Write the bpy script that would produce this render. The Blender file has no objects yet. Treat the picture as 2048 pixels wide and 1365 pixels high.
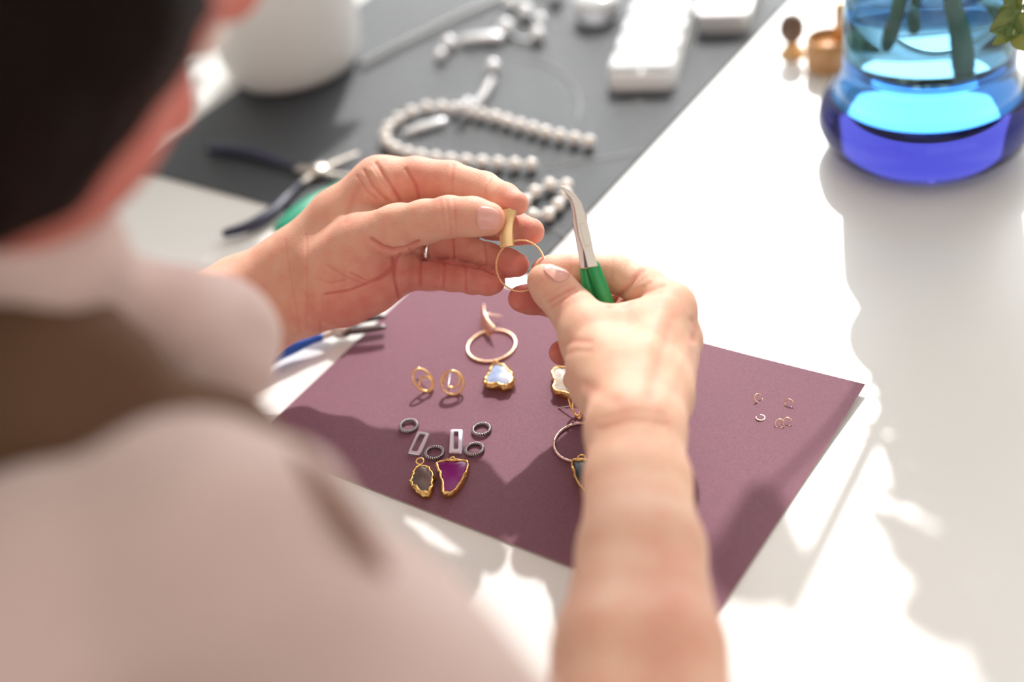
import bpy, math, random
import numpy as np
from mathutils import Vector, Matrix
random.seed(4); np.random.seed(4)
PI = math.pi
C = bpy.context.scene.collection

# ------------------------------------------------------------------ camera
F = 2685.0; CX, CY = 1024.0, 682.5; H = 0.5455
n_ = np.array([0.15022371, 0.77396138, 0.61515577]); n_ /= np.linalg.norm(n_)
up = -n_; ex = np.array([1., 0, 0]); AX = ex - (ex @ up) * up; AX /= np.linalg.norm(AX)
AY = np.cross(up, AX)
M = np.array([AX, AY, up])                       # camera (x right, y down, z forward) -> world
CAM = np.array([0, 0, H])
cam = bpy.data.cameras.new('camera'); co = bpy.data.objects.new('camera', cam); C.objects.link(co)
cam.sensor_width = 36.0; cam.lens = F / 2048 * 36.0
Rw = M @ np.diag([1., -1, -1])
mw = Matrix([[*Rw[0], 0], [*Rw[1], 0], [*Rw[2], H], [0, 0, 0, 1]])
co.matrix_world = mw
cam.clip_start = 0.01; cam.clip_end = 50
cam.dof.use_dof = True; cam.dof.focus_distance = 0.80; cam.dof.aperture_fstop = 1.95
cam.dof.aperture_blades = 0
sc = bpy.context.scene; sc.camera = co
# ------------------------------------------------------------------ light
sc.view_settings.view_transform = 'Standard'; sc.view_settings.look = 'None'
sc.view_settings.gamma = 1; sc.view_settings.use_curve_mapping = False
sc.view_settings.exposure = 0.0
SUN_AZ, SUN_EL = math.radians(11), math.radians(37)
SD = np.array([math.sin(SUN_AZ) * math.cos(SUN_EL), math.cos(SUN_AZ) * math.cos(SUN_EL), math.sin(SUN_EL)])
w = bpy.data.worlds.new('world'); sc.world = w; w.use_nodes = True
wb = w.node_tree.nodes['Background']; wb.inputs[0].default_value = (0.93, 0.96, 1.0, 1); wb.inputs[1].default_value = 1.0
sl = bpy.data.lights.new('sun', 'SUN'); sl.energy = 4.2; sl.angle = math.radians(1.2); sl.color = (1, 0.97, 0.93)
so = bpy.data.objects.new('sun', sl); C.objects.link(so)
so.rotation_euler = Vector(SD).to_track_quat('Z', 'Y').to_euler(); so.location = Vector(SD) * 4
al = bpy.data.lights.new('window_daylight', 'AREA'); al.shape = 'RECTANGLE'; al.size = 2.9; al.size_y = 2.0
al.energy = 72; al.color = (0.97, 0.98, 1.0)
ao = bpy.data.objects.new('window_daylight', al); C.objects.link(ao)
ao.location = (1.15, 2.98, 1.15); ao.rotation_euler = (math.radians(90), 0, PI)
a2 = bpy.data.lights.new('added_rear_fill', 'AREA'); a2.shape = 'RECTANGLE'; a2.size = 2.4; a2.size_y = 1.5; a2.energy = 8; a2.color = (1.0, 0.97, 0.95)  # weak fill light added behind the camera, no known window there
o2_ = bpy.data.objects.new('added_rear_fill', a2); C.objects.link(o2_); o2_.location = (0.9, -1.36, 1.25); o2_.rotation_euler = (math.radians(-90), 0, PI)
cy = sc.cycles
cy.max_bounces = 12; cy.transmission_bounces = 12; cy.glossy_bounces = 4; cy.diffuse_bounces = 4
cy.sample_clamp_indirect = 4.0; cy.use_denoising = True

# ------------------------------------------------------------------ helpers
def ray(px, py):
    return M @ np.array([(px - CX) / F, (py - CY) / F, 1.0])
def W(px, py, z=0.0):
    r = ray(px, py); return CAM + r * ((z - H) / r[2])
def D(px, py, d):
    return CAM + ray(px, py) * d
def proj(P):
    q = (P - CAM) @ M; return q[:, 0] / q[:, 2] * F + CX, q[:, 1] / q[:, 2] * F + CY, q[:, 2]

def newmesh(name, V, Fc, mat=None, smooth=True):
    me = bpy.data.meshes.new(name); me.from_pydata([tuple(map(float, v)) for v in V], [], [tuple(f) for f in Fc])
    if mat: me.materials.append(mat)
    if smooth: me.polygons.foreach_set('use_smooth', [True] * len(me.polygons))
    me.update(); return me
def link(name, me, parent=None, loc=None):
    o = bpy.data.objects.new(name, me); C.objects.link(o)
    if parent: o.parent = parent
    if loc is not None: o.location = tuple(loc)
    return o
def tag(o, label=None, cat=None, group=None, kind=None):
    if label: o['label'] = label
    if cat: o['category'] = cat
    if group: o['group'] = group
    if kind: o['kind'] = kind
    return o
def thing(name, label, cat, loc, group=None):
    o = bpy.data.objects.new(name, None); C.objects.link(o); o.location = tuple(loc); o.empty_display_size = .01
    return tag(o, label, cat, group)
def part(name, VF, mat, parent, smooth=True):    # vertices are given in world space
    V, Fc = VF; L = np.array(parent.matrix_world.translation) if parent.parent else np.array(parent.location)
    V = np.asarray(V, float) - L
    return link(name, newmesh(name, V, Fc, mat, smooth), parent)
def solo(name, VF, mat, label, cat, group=None, smooth=True, base=None):
    V, Fc = VF; V = np.asarray(V, float)
    if base is None: base = np.array([V[:, 0].mean(), V[:, 1].mean(), V[:, 2].min()])
    o = link(name, newmesh(name, V - base, Fc, mat, smooth), None, base)
    return tag(o, label, cat, group)
def join(*ms):
    V = []; Fc = []; n = 0
    for v, f in ms:
        V.extend([tuple(a) for a in v]); Fc.extend([tuple(i + n for i in g) for g in f]); n += len(v)
    return V, Fc
def cat_spline(P, n, closed=False):
    P = np.asarray(P, float); m = len(P); out = []
    segs = m if closed else m - 1
    for i in range(segs):
        if closed: a, b, c, d = P[(i - 1) % m], P[i], P[(i + 1) % m], P[(i + 2) % m]
        else: a, b, c, d = P[max(i - 1, 0)], P[i], P[i + 1], P[min(i + 2, m - 1)]
        for k in range(n):
            t = k / n
            out.append(.5 * ((2 * b) + (c - a) * t + (2 * a - 5 * b + 4 * c - d) * t * t + (3 * b - a - 3 * c + d) * t ** 3))
    if not closed: out.append(P[-1])
    return np.array(out)
def tube(P, r, sides=10, closed=False, flat=None, caps=True, rnd=True):
    """sweep; r a number or one per point; flat=(axis, scale) squashes the section along a world axis"""
    P = np.asarray(P, float); n = len(P); r = np.full(n, r, float) if np.isscalar(r) else np.asarray(r, float)
    if rnd and not closed:                        # rounded ends
        t0 = P[0] - P[1]; t0 /= np.linalg.norm(t0); t1 = P[-1] - P[-2]; t1 /= np.linalg.norm(t1)
        a = [P[0] + t0 * r[0] * s for s in (.98, .8, .45)]; b = [P[-1] + t1 * r[-1] * s for s in (.45, .8, .98)]
        P = np.vstack([a, P, b]); r = np.concatenate([[r[0] * .2, r[0] * .6, r[0] * .89], r, [r[-1] * .89, r[-1] * .6, r[-1] * .2]]); n = len(P)
    T = np.zeros_like(P)
    for i in range(n):
        a = P[(i - 1) % n] if closed or i > 0 else P[i]; b = P[(i + 1) % n] if closed or i < n - 1 else P[i]
        T[i] = (b - a) / (np.linalg.norm(b - a) + 1e-12)
    u = np.cross(T[0], [0, 0, 1.]); 
    if np.linalg.norm(u) < .1: u = np.cross(T[0], [1., 0, 0])
    u /= np.linalg.norm(u); V = []
    U = []
    for i in range(n):
        u = u - T[i] * (u @ T[i]); u /= np.linalg.norm(u); U.append(u.copy())
    tw = 0
    if closed:
        v0 = np.cross(T[0], U[0]); uu = U[-1] - T[0] * (U[-1] @ T[0]); tw = math.atan2(uu @ v0, uu @ U[0])
    for i in range(n):
        a0 = -tw * i / n if closed else 0
        v = np.cross(T[i], U[i])
        for k in range(sides):
            a = 2 * PI * k / sides + a0; off = (U[i] * math.cos(a) + v * math.sin(a)) * r[i]
            if flat is not None:
                ax = np.asarray(flat[0], float); off = off - ax * (off @ ax) * (1 - flat[1])
            V.append(P[i] + off)
    Fc = []
    for i in range(n if closed else n - 1):
        j = (i + 1) % n
        for k in range(sides):
            l = (k + 1) % sides
            Fc.append((i * sides + k, i * sides + l, j * sides + l, j * sides + k))
    if caps and not closed:
        Fc.append(tuple(range(sides))[::-1]); Fc.append(tuple((n - 1) * sides + k for k in range(sides)))
    return V, Fc
def rope(P, r, turns, strands=2, sides=8, closed=True, amp=.55):
    """twisted wire: strands wound round the path P"""
    P = np.asarray(P, float); n = len(P); ms = []
    c = P.mean(0)
    for s in range(strands):
        Q = []
        for i in range(n):
            a = P[i - 1] if closed or i else P[i]; b = P[(i + 1) % n] if closed or i < n - 1 else P[i]
            t = (b - a) / np.linalg.norm(b - a); o = P[i] - c; o -= t * (o @ t); o /= np.linalg.norm(o) + 1e-9; v = np.cross(t, o)
            ph = 2 * PI * (turns * i / n + s / strands)
            Q.append(P[i] + (o * math.cos(ph) + v * math.sin(ph)) * r * amp)
        ms.append(tube(Q, r * (1 - amp) * 1.25, sides, closed))
    return join(*ms)
def circ(c, u, v, n=64, a0=0, a1=2 * PI):
    c, u, v = map(np.asarray, (c, u, v)); full = abs(a1 - a0 - 2 * PI) < 1e-6
    return np.array([c + u * math.cos(a) + v * math.sin(a) for a in np.linspace(a0, a1, n, endpoint=not full)])
def lathe(prof, center, n=64, cap=False):
    V = []; Fc = []; m = len(prof); center = np.asarray(center, float)
    for (r, z) in prof:
        for k in range(n):
            a = 2 * PI * k / n; V.append(center + [r * math.cos(a), r * math.sin(a), z])
    for i in range(m - 1):
        for k in range(n):
            l = (k + 1) % n; Fc.append((i * n + k, i * n + l, (i + 1) * n + l, (i + 1) * n + k))
    if cap: Fc.append(tuple(range(n))[::-1]); Fc.append(tuple((m - 1) * n + k for k in range(n)))
    return V, Fc
def sphere(c, r, n=16, m=10, sc3=(1, 1, 1)):
    V = [np.array(c) + np.array([0, 0, r * sc3[2]])]; Fc = []
    for i in range(1, m):
        for k in range(n):
            a = 2 * PI * k / n; b = PI * i / m
            V.append(np.array(c) + r * np.array([math.sin(b) * math.cos(a) * sc3[0], math.sin(b) * math.sin(a) * sc3[1], math.cos(b) * sc3[2]]))
    V.append(np.array(c) - np.array([0, 0, r * sc3[2]])); e = len(V) - 1
    for k in range(n):
        l = (k + 1) % n; Fc.append((0, 1 + k, 1 + l)); Fc.append((e, 1 + (m - 2) * n + l, 1 + (m - 2) * n + k))
    for i in range(m - 2):
        for k in range(n):
            l = (k + 1) % n; Fc.append((1 + i * n + k, 1 + (i + 1) * n + k, 1 + (i + 1) * n + l, 1 + i * n + l))
    return V, Fc
def prism(top, bot, bev=0.0):
    """top, bot: loops of equal length; a bevel ring softens the upper edge"""
    top = np.asarray(top, float); bot = np.asarray(bot, float); n = len(top)
    loops = [bot]
    if bev:
        c = top.mean(0); d = bot - top; L = np.linalg.norm(d, axis=1, keepdims=True); d = d / L
        inn = c - top; inn /= np.linalg.norm(inn, axis=1, keepdims=True)
        loops += [top + d * bev, top + d * bev * .3 + inn * bev * .3, top + inn * bev]
    else: loops += [top]
    V = np.vstack(loops); Fc = []
    for i in range(len(loops) - 1):
        for k in range(n):
            l = (k + 1) % n; Fc.append((i * n + k, i * n + l, (i + 1) * n + l, (i + 1) * n + k))
    Fc.append(tuple(range(n))[::-1]); Fc.append(tuple((len(loops) - 1) * n + k for k in range(n)))
    return V, Fc
def rbox(c, sx, sy, sz, rot=0, r=0.003):
    """box with rounded upright corners and softened top; c = centre of its base"""
    P = []
    for qx, qy, a in ((1, 1, 0), (-1, 1, 90), (-1, -1, 180), (1, -1, 270)):
        for k in range(5):
            t = math.radians(a + 90 * k / 4); P.append((qx * (sx / 2 - r) + r * math.cos(t), qy * (sy / 2 - r) + r * math.sin(t)))
    ca, sa = math.cos(rot), math.sin(rot)
    P = [(x * ca - y * sa + c[0], x * sa + y * ca + c[1]) for x, y in P]
    return prism([(x, y, c[2] + sz) for x, y in P], [(x, y, c[2]) for x, y in P], min(r * .5, sz * .3))

# ------------------------------------------------------------------ materials
def mat(name, col, rough=.5, metal=0, bump=None, noise=None, **kw):
    m = bpy.data.materials.new(name); m.use_nodes = True; nt = m.node_tree; b = nt.nodes['Principled BSDF']
    b.inputs['Base Color'].default_value = (*col, 1); b.inputs['Roughness'].default_value = rough; b.inputs['Metallic'].default_value = metal
    for k, v in kw.items(): b.inputs[k.replace('_', ' ')].default_value = v
    tc = nt.nodes.new('ShaderNodeTexCoord')
    if noise:                                     # (scale, colour 2, amount low, amount high)
        t = nt.nodes.new('ShaderNodeTexNoise'); t.inputs['Scale'].default_value = noise[0]; t.inputs['Detail'].default_value = 5
        nt.links.new(tc.outputs['Object'], t.inputs['Vector'])
        r = nt.nodes.new('ShaderNodeMapRange'); r.inputs['From Min'].default_value = noise[2]; r.inputs['From Max'].default_value = noise[3]
        nt.links.new(t.outputs['Fac'], r.inputs['Value'])
        x = nt.nodes.new('ShaderNodeMix'); x.data_type = 'RGBA'; x.inputs['A'].default_value = (*col, 1); x.inputs['B'].default_value = (*noise[1], 1)
        nt.links.new(r.outputs['Result'], x.inputs['Factor']); nt.links.new(x.outputs['Result'], b.inputs['Base Color'])
    if bump:                                      # (scale, distance[, kind])
        kind = bump[2] if len(bump) > 2 else 'noise'
        if kind == 'noise': t = nt.nodes.new('ShaderNodeTexNoise'); t.inputs['Detail'].default_value = 4
        else: t = nt.nodes.new('ShaderNodeTexVoronoi')
        t.inputs['Scale'].default_value = bump[0]; nt.links.new(tc.outputs['Object'], t.inputs['Vector'])
        bp = nt.nodes.new('ShaderNodeBump'); bp.inputs['Strength'].default_value = 1; bp.inputs['Distance'].default_value = bump[1]
        nt.links.new(t.outputs[0], bp.inputs['Height']); nt.links.new(bp.outputs[0], b.inputs['Normal'])
    return m
def glass(name, col, rough=0.0, ior=1.45, density=0, acol=None):
    m = mat(name, col, rough, 0, Transmission_Weight=1.0, IOR=ior)
    if density:
        nt = m.node_tree; v = nt.nodes.new('ShaderNodeVolumeAbsorption'); v.inputs['Color'].default_value = (*acol, 1); v.inputs['Density'].default_value = density
        nt.links.new(v.outputs[0], nt.nodes['Material Output'].inputs['Volume'])
    return m
DESK = mat('desk_white', (.82, .81, .79), .32, noise=(6, (.79, .78, .755), .35, .7), Specular_IOR_Level=.5)
MATG = mat('cutting_mat', (.028, .033, .040), .42, bump=(1400, .0004, 'voronoi'), Specular_IOR_Level=.6)
PAPER = mat('plum_card', (.208, .086, .122), .66, bump=(2300, .0003), Specular_IOR_Level=.3, noise=(900, (.244, .106, .145), .35, .65))
PAPERE = mat('card_edge', (.55, .42, .33), .7)
GOLD = mat('gold', (.95, .62, .26), .16, 1, bump=(600, .00008))
GOLDR = mat('rough_gold', (.85, .55, .20), .24, 1, bump=(350, .0007))
ROSE = mat('rose_gold', (.93, .64, .44), .22, 1)
BRUSH = mat('brushed_gold', (.74, .50, .26), .38, 1, bump=(800, .0001))
SILVER = mat('silver', (.86, .86, .88), .15, 1)
DARKS = mat('blackened_silver', (.38, .36, .37), .22, 1)
STEEL = mat('plier_steel', (.60, .55, .50), .38, 1, bump=(900, .00004))
DSTEEL = mat('dark_steel', (.12, .10, .10), .35, 1)
NAVY = mat('navy_grip', (.020, .020, .055), .42)
GREEN = mat('green_grip', (.012, .30, .085), .33)
TEALG = mat('emerald_grip', (.004, .29, .17), .4)
BLUEG = mat('blue_grip', (.006, .075, .42), .35)
PEARL = mat('pearl', (.80, .76, .68), .25, noise=(120, (.84, .77, .72), .4, .6), Coat_Weight=1.0, Coat_Roughness=.12, Coat_IOR=1.9)
WHITEP = mat('white_plastic', (.88, .88, .88), .3)
CLEARP = mat('clear_plastic', (.93, .94, .95), .15, Transmission_Weight=.35)
POT = mat('white_ceramic', (.80, .79, .77), .38)
CRYST = mat('rhinestone', (.93, .94, .96), .22, .35, Coat_Weight=1.0, Coat_Roughness=.08, Coat_IOR=1.9)
WIRE = mat('nylon_thread', (.8, .8, .8), .2, Transmission_Weight=.5)
SHIRT = mat('pink_cotton', (.58, .42, .38), .9, bump=(2000, .0002), noise=(9, (.68, .51, .47), .35, .7), Sheen_Weight=.15)
APRON = mat('brown_canvas', (.115, .055, .026), .9, bump=(1500, .0003))
STRAP = mat('tan_leather', (.20, .085, .05), .6)
HAIR = mat('dark_hair', (.005, .0015, .001), .6, bump=(160, .001), noise=(30, (.016, .005, .003), .45, .75), Specular_IOR_Level=.1)
LEAF = mat('leaf', (.075, .13, .018), .42, noise=(60, (.11, .15, .025), .35, .7), Subsurface_Weight=.15)
STEM = mat('stem', (.40, .42, .22), .5)
PETAL = mat('petal', (.80, .62, .58), .6, Subsurface_Weight=.2)

def skin_mat():
    m = bpy.data.materials.new('skin'); m.use_nodes = True; nt = m.node_tree; b = nt.nodes['Principled BSDF']; N = nt.nodes.new; L = nt.links.new
    tc = N('ShaderNodeTexCoord')
    at = N('ShaderNodeAttribute'); at.attribute_name = 'red'
    n1 = N('ShaderNodeTexNoise'); n1.inputs['Scale'].default_value = 95; n1.inputs['Detail'].default_value = 6; L(tc.outputs['Object'], n1.inputs['Vector'])
    mr = N('ShaderNodeMapRange'); mr.inputs['From Min'].default_value = .3; mr.inputs['From Max'].default_value = .7; mr.inputs['To Min'].default_value = -.16; mr.inputs['To Max'].default_value = .16
    L(n1.outputs['Fac'], mr.inputs['Value'])
    ad = N('ShaderNodeMath'); ad.operation = 'ADD'; ad.use_clamp = True; L(at.outputs['Fac'], ad.inputs[0]); L(mr.outputs['Result'], ad.inputs[1])
    cr = N('ShaderNodeValToRGB'); L(ad.outputs[0], cr.inputs['Fac'])
    e = cr.color_ramp.elements; e[0].color = (.72, .46, .33, 1); e[1].color = (.60, .18, .145, 1)
    k = cr.color_ramp.elements.new(.45); k.color = (.70, .34, .25, 1)
    L(cr.outputs['Color'], b.inputs['Base Color'])
    b.inputs['Roughness'].default_value = .56; b.inputs['Specular IOR Level'].default_value = .22; b.inputs['Subsurface Weight'].default_value = .35
    b.inputs['Subsurface Radius'].default_value = (1, .32, .16); b.inputs['Subsurface Scale'].default_value = .006
    v = N('ShaderNodeTexVoronoi'); v.inputs['Scale'].default_value = 1100; v.feature = 'F1'
    mp = N('ShaderNodeMapping'); mp.inputs['Scale'].default_value = (1, .55, 1); L(tc.outputs['Object'], mp.inputs['Vector']); L(mp.outputs[0], v.inputs['Vector'])
    n2 = N('ShaderNodeTexNoise'); n2.inputs['Scale'].default_value = 900; n2.inputs['Detail'].default_value = 6; L(tc.outputs['Object'], n2.inputs['Vector'])
    mx = N('ShaderNodeMath'); mx.operation = 'ADD'; L(v.outputs['Distance'], mx.inputs[0]); L(n2.outputs['Fac'], mx.inputs[1])
    bp = N('ShaderNodeBump'); bp.inputs['Strength'].default_value = .8; bp.inputs['Distance'].default_value = .00013
    L(mx.outputs[0], bp.inputs['Height']); L(bp.outputs[0], b.inputs['Normal'])
    return m
SKIN = skin_mat()
NAIL = mat('fingernail', (.74, .37, .31), .2, Subsurface_Weight=.2, Subsurface_Scale=.002, Coat_Weight=.3)

# ------------------------------------------------------------------ implicit bodies
def tilt(px): return -.15 * (px - 858)          # the left hand rises from the wrist to the finger tips
def LD(px, py, d): return D(px, py, d + tilt(px) / 1000)
def RD(px, py, d): return D(px, py, d - .018)
def J(px, py, dd, rpx, base=.80):
    d = base + dd / 1000.0; return (D(px, py, d), rpx * d / F)
def JL(px, py, dd, r): return J(px, py, dd + tilt(px), r)
def JR(px, py, dd, r): return J(px, py, dd - 18, r)
def seg(P, a, ra, b, rb, flat=None):
    ab = b - a; L2 = float(ab @ ab) + 1e-12
    pa = P - a.astype(np.float32); t = np.clip((pa @ ab.astype(np.float32)) / L2, 0, 1)
    q = pa - t[:, None] * ab.astype(np.float32)
    if flat is not None:
        ax, s = flat; ax = np.asarray(ax, np.float32); q = q + np.outer(q @ ax, ax * (1 / s - 1))
        return (np.sqrt((q * q).sum(1)) - (ra + (rb - ra) * t)) * (.5 + .5 * s)
    return np.sqrt((q * q).sum(1)) - (ra + (rb - ra) * t)
def smin(a, b, k):
    h = np.clip(.5 + .5 * (b - a) / k, 0, 1); return b + (a - b) * h - k * h * (1 - h)
def chain(js, k=.004, flat=None):
    return dict(s=[(js[i][0], js[i][1], js[i + 1][0], js[i + 1][1]) for i in range(len(js) - 1)], k=k, flat=flat)
def evalg(P, g):
    d = None
    for (a, ra, b, rb) in g['s']:
        e = seg(P, a, ra, b, rb, g.get('flat'))
        d = e if d is None else smin(d, e, g['k'])
    return d
def field(P, core, kcore, fingers):
    d = None
    for g in core:
        e = evalg(P, g); d = e if d is None else smin(d, e, kcore)
    out = d
    for g in fingers:
        e = evalg(P, g); out = np.minimum(out, smin(d, e, g.get('kj', .006)))
    return out
def fieldc(P, *a):
    P = P.astype(np.float32); return np.concatenate([field(P[i:i + 400000], *a) for i in range(0, len(P), 400000)])
def surfnet(fn, lo, hi, h):
    n = np.ceil((hi - lo) / h).astype(int) + 1
    ax = [lo[i] + h * np.arange(n[i]) for i in range(3)]
    # coarse pass finds the blocks near the surface
    B = 6; Fv = np.full(n, 1.0, np.float32)
    nb = np.ceil(n / B).astype(int)
    cc = np.stack(np.meshgrid(*[lo[i] + h * (np.arange(nb[i]) * B + (B - 1) / 2) for i in range(3)], indexing='ij'), -1).reshape(-1, 3)
    cd = fn(cc).reshape(nb); R = h * B * 1.25
    sign = np.where(cd < 0, -1.0, 1.0).astype(np.float32)
    Fv = np.repeat(np.repeat(np.repeat(sign, B, 0), B, 1), B, 2)[:n[0], :n[1], :n[2]].copy()
    idx = np.argwhere(np.abs(cd) < R)
    pts = []; loc = []
    g = np.stack(np.meshgrid(*[np.arange(B)] * 3, indexing='ij'), -1).reshape(-1, 3)
    I = (idx[:, None, :] * B + g[None]).reshape(-1, 3); ok = np.all(I < n, 1); I = I[ok]
    Fv[I[:, 0], I[:, 1], I[:, 2]] = fn(lo + I * h)
    ins = Fv < 0
    m = n - 1
    # cells
    cnt = np.zeros(m, np.int8)
    for dx in (0, 1):
        for dy in (0, 1):
            for dz in (0, 1): cnt += ins[dx:dx + m[0], dy:dy + m[1], dz:dz + m[2]]
    act = np.argwhere((cnt > 0) & (cnt < 8)); vid = -np.ones(m, np.int64); vid[act[:, 0], act[:, 1], act[:, 2]] = np.arange(len(act))
    acc = np.zeros((len(act), 3)); num = np.zeros(len(act))
    cor = [(a, b, c) for a in (0, 1) for b in (0, 1) for c in (0, 1)]
    for a in cor:
        for k in range(3):
            if a[k] == 0:
                b = list(a); b[k] = 1
                fa = Fv[act[:, 0] + a[0], act[:, 1] + a[1], act[:, 2] + a[2]]; fb = Fv[act[:, 0] + b[0], act[:, 1] + b[1], act[:, 2] + b[2]]
                c = (fa < 0) != (fb < 0); t = np.where(c, fa / (fa - fb + 1e-20), 0)
                p = np.array(a, float) + np.outer(t, np.eye(3)[k]); acc[c] += p[c]; num[c] += 1
    V = lo + (act + acc / num[:, None]) * h
    Q = []
    for k in range(3):
        i, j = (k + 1) % 3, (k + 2) % 3
        sl0 = [slice(None)] * 3; sl1 = [slice(None)] * 3; sl0[k] = slice(0, -1); sl1[k] = slice(1, None)
        A = ins[tuple(sl0)]; Bm = ins[tuple(sl1)]
        for flip, cond in ((0, A & ~Bm), (1, ~A & Bm)):
            E = np.argwhere(cond)
            E = E[(E[:, i] > 0) & (E[:, j] > 0) & (E[:, i] < m[i]) & (E[:, j] < m[j])]
            def vi(di, dj):
                e = E.copy(); e[:, i] -= di; e[:, j] -= dj; return vid[e[:, 0], e[:, 1], e[:, 2]]
            q = np.stack([vi(1, 1), vi(0, 1), vi(0, 0), vi(1, 0)], 1)
            Q.append(q[:, ::-1] if flip else q)
    return V, np.vstack(Q)
def grad(fn, P, e=3e-4):
    G = np.stack([fn(P + np.eye(3)[k] * e) - fn(P - np.eye(3)[k] * e) for k in range(3)], 1); return G / (np.linalg.norm(G, axis=1, keepdims=True) + 1e-9)
def bounds(parts, pad):
    A = np.array([s[0] - s[1] for g in parts for s in g['s']] + [s[2] - s[3] for g in parts for s in g['s']])
    B = np.array([s[0] + s[1] for g in parts for s in g['s']] + [s[2] + s[3] for g in parts for s in g['s']])
    return A.min(0) - pad, B.max(0) + pad
def poly_dist(x, y, pts):
    d = np.full(len(x), 1e9)
    for (x0, y0), (x1, y1) in zip(pts[:-1], pts[1:]):
        L2 = (x1 - x0) ** 2 + (y1 - y0) ** 2 + 1e-9; t = np.clip(((x - x0) * (x1 - x0) + (y - y0) * (y1 - y0)) / L2, 0, 1)
        d = np.minimum(d, np.hypot(x - x0 - t * (x1 - x0), y - y0 - t * (y1 - y0)))
    return d
def skin_body(core, kcore, fingers, h, creases=(), red=(), base_red=.2, lo_hi=None, shift=None):
    fn = lambda P: fieldc(P, core, kcore, fingers)
    lo, hi = lo_hi if lo_hi else bounds(core + fingers, .006)
    V, Q = surfnet(fn, lo, hi, h)
    for _ in range(2): V = V - grad(fn, V) * fn(V)[:, None]
    G = grad(fn, V)
    x, y, d = proj(V); toc = CAM - V; toc /= np.linalg.norm(toc, axis=1, keepdims=True); fac = np.clip((G * toc).sum(1) * 3, 0, 1)
    if shift is not None: d = d - shift(x) / 1000
    disp = np.zeros(len(V)); R = np.full(len(V), base_red)
    for c in creases:                             # (polyline px, width px, depth mm[, depth window])
        dist = poly_dist(x, y, c[0]); k = fac * np.exp(-(dist / c[1]) ** 2)
        if len(c) > 3: k = k * ((d > .8 + c[3][0] / 1000) & (d < .8 + c[3][1] / 1000))
        disp -= k * c[2] / 1000
        if c[2] > 0: R += .45 * k * min(1, c[2])
    for (px, py, r, a, *win) in red:
        k = np.exp(-(((x - px) ** 2 + (y - py) ** 2) / r ** 2))
        if win: k = k * ((d > .8 + win[0] / 1000) & (d < .8 + win[1] / 1000))
        R += a * k
    V = V + G * disp[:, None]
    return V, Q, np.clip(R, 0, 1), fn

# ------------------------------------------------------------------ setting
def slab(name, lo, hi, m):
    V = [(x, y, z) for z in (lo[2], hi[2]) for x, y in ((lo[0], lo[1]), (hi[0], lo[1]), (hi[0], hi[1]), (lo[0], hi[1]))]
    o = link(name, newmesh(name, V, [(3, 2, 1, 0), (4, 5, 6, 7), (0, 1, 5, 4), (1, 2, 6, 5), (2, 3, 7, 6), (3, 0, 4, 7)], m, False)); o['kind'] = 'structure'; return o
WALL = mat('warm_wall', (.86, .84, .80), .9); WINF = mat('window_frame', (.85, .85, .84), .5)
slab('floor', (-2.6, -2.2, -.78), (3.4, 3.2, -.74), mat('floor_wood', (.56, .46, .36), .5, noise=(4, (.48, .39, .30), .4, .6)))
slab('ceiling', (-2.6, -2.2, 2.3), (3.4, 3.2, 2.4), WALL)
slab('wall_back', (-2.6, -1.5, -.74), (3.4, -1.4, 2.3), WALL)
slab('wall_left', (-2.7, -2.2, -.74), (-2.6, 3.2, 2.3), WALL)
slab('wall_right', (3.4, -2.2, -.74), (3.5, 3.2, 2.3), WALL)
slab('wall_front', (-2.6, 3.05, -.74), (3.4, 3.2, .12), WALL)
slab('trim_1', (-2.6, 3.05, 2.18), (3.4, 3.2, 2.3), WALL)
slab('trim_2', (-2.6, 3.05, .12), (-1.7, 3.2, 2.18), WALL)
slab('trim_3', (2.7, 3.05, .12), (3.4, 3.2, 2.18), WALL)
slab('added_rear_sill', (-.35, -1.4, .45), (2.15, -1.385, .49), WINF)  # sill added to go with the rear fill light
slab('window_1', (-1.7, 3.0, .10), (2.7, 3.2, .13), WINF)

dk = thing('desk', 'large white glossy desk top on which everything lies', 'desk', (0.05, 0.85, -.74))
part('desk_top', prism([(-1.15, .18, 0), (1.25, .18, 0), (1.25, 1.75, 0), (-1.15, 1.75, 0)], [(-1.15, .18, -.03), (1.25, .18, -.03), (1.25, 1.75, -.03), (-1.15, 1.75, -.03)], .002), DESK, dk, False)
for lx in (-1.05, 1.15):
    for ly in (.28, 1.65): part('leg', rbox((lx, ly, -.74), .06, .06, .71, 0, .006), WHITEP, dk, False)

# mat
c1, c2, c3 = W(258, 338), W(1062, 549), W(1462, 90)
u = c2 - c1; v = c3 - c2; v = v - u * (v @ u) / (u @ u) * .85; v = v / np.linalg.norm(v) * .95
Pm = [c1, c2, c2 + v, c1 + v]
VF = prism([p + [0, 0, .002] for p in Pm], [p + [0, 0, .0002] for p in Pm], .0004)
solo('cutting_mat', VF, MATG, 'dark grey textured craft mat lying on the white desk', 'mat', smooth=False)
MZ = .002

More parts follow.
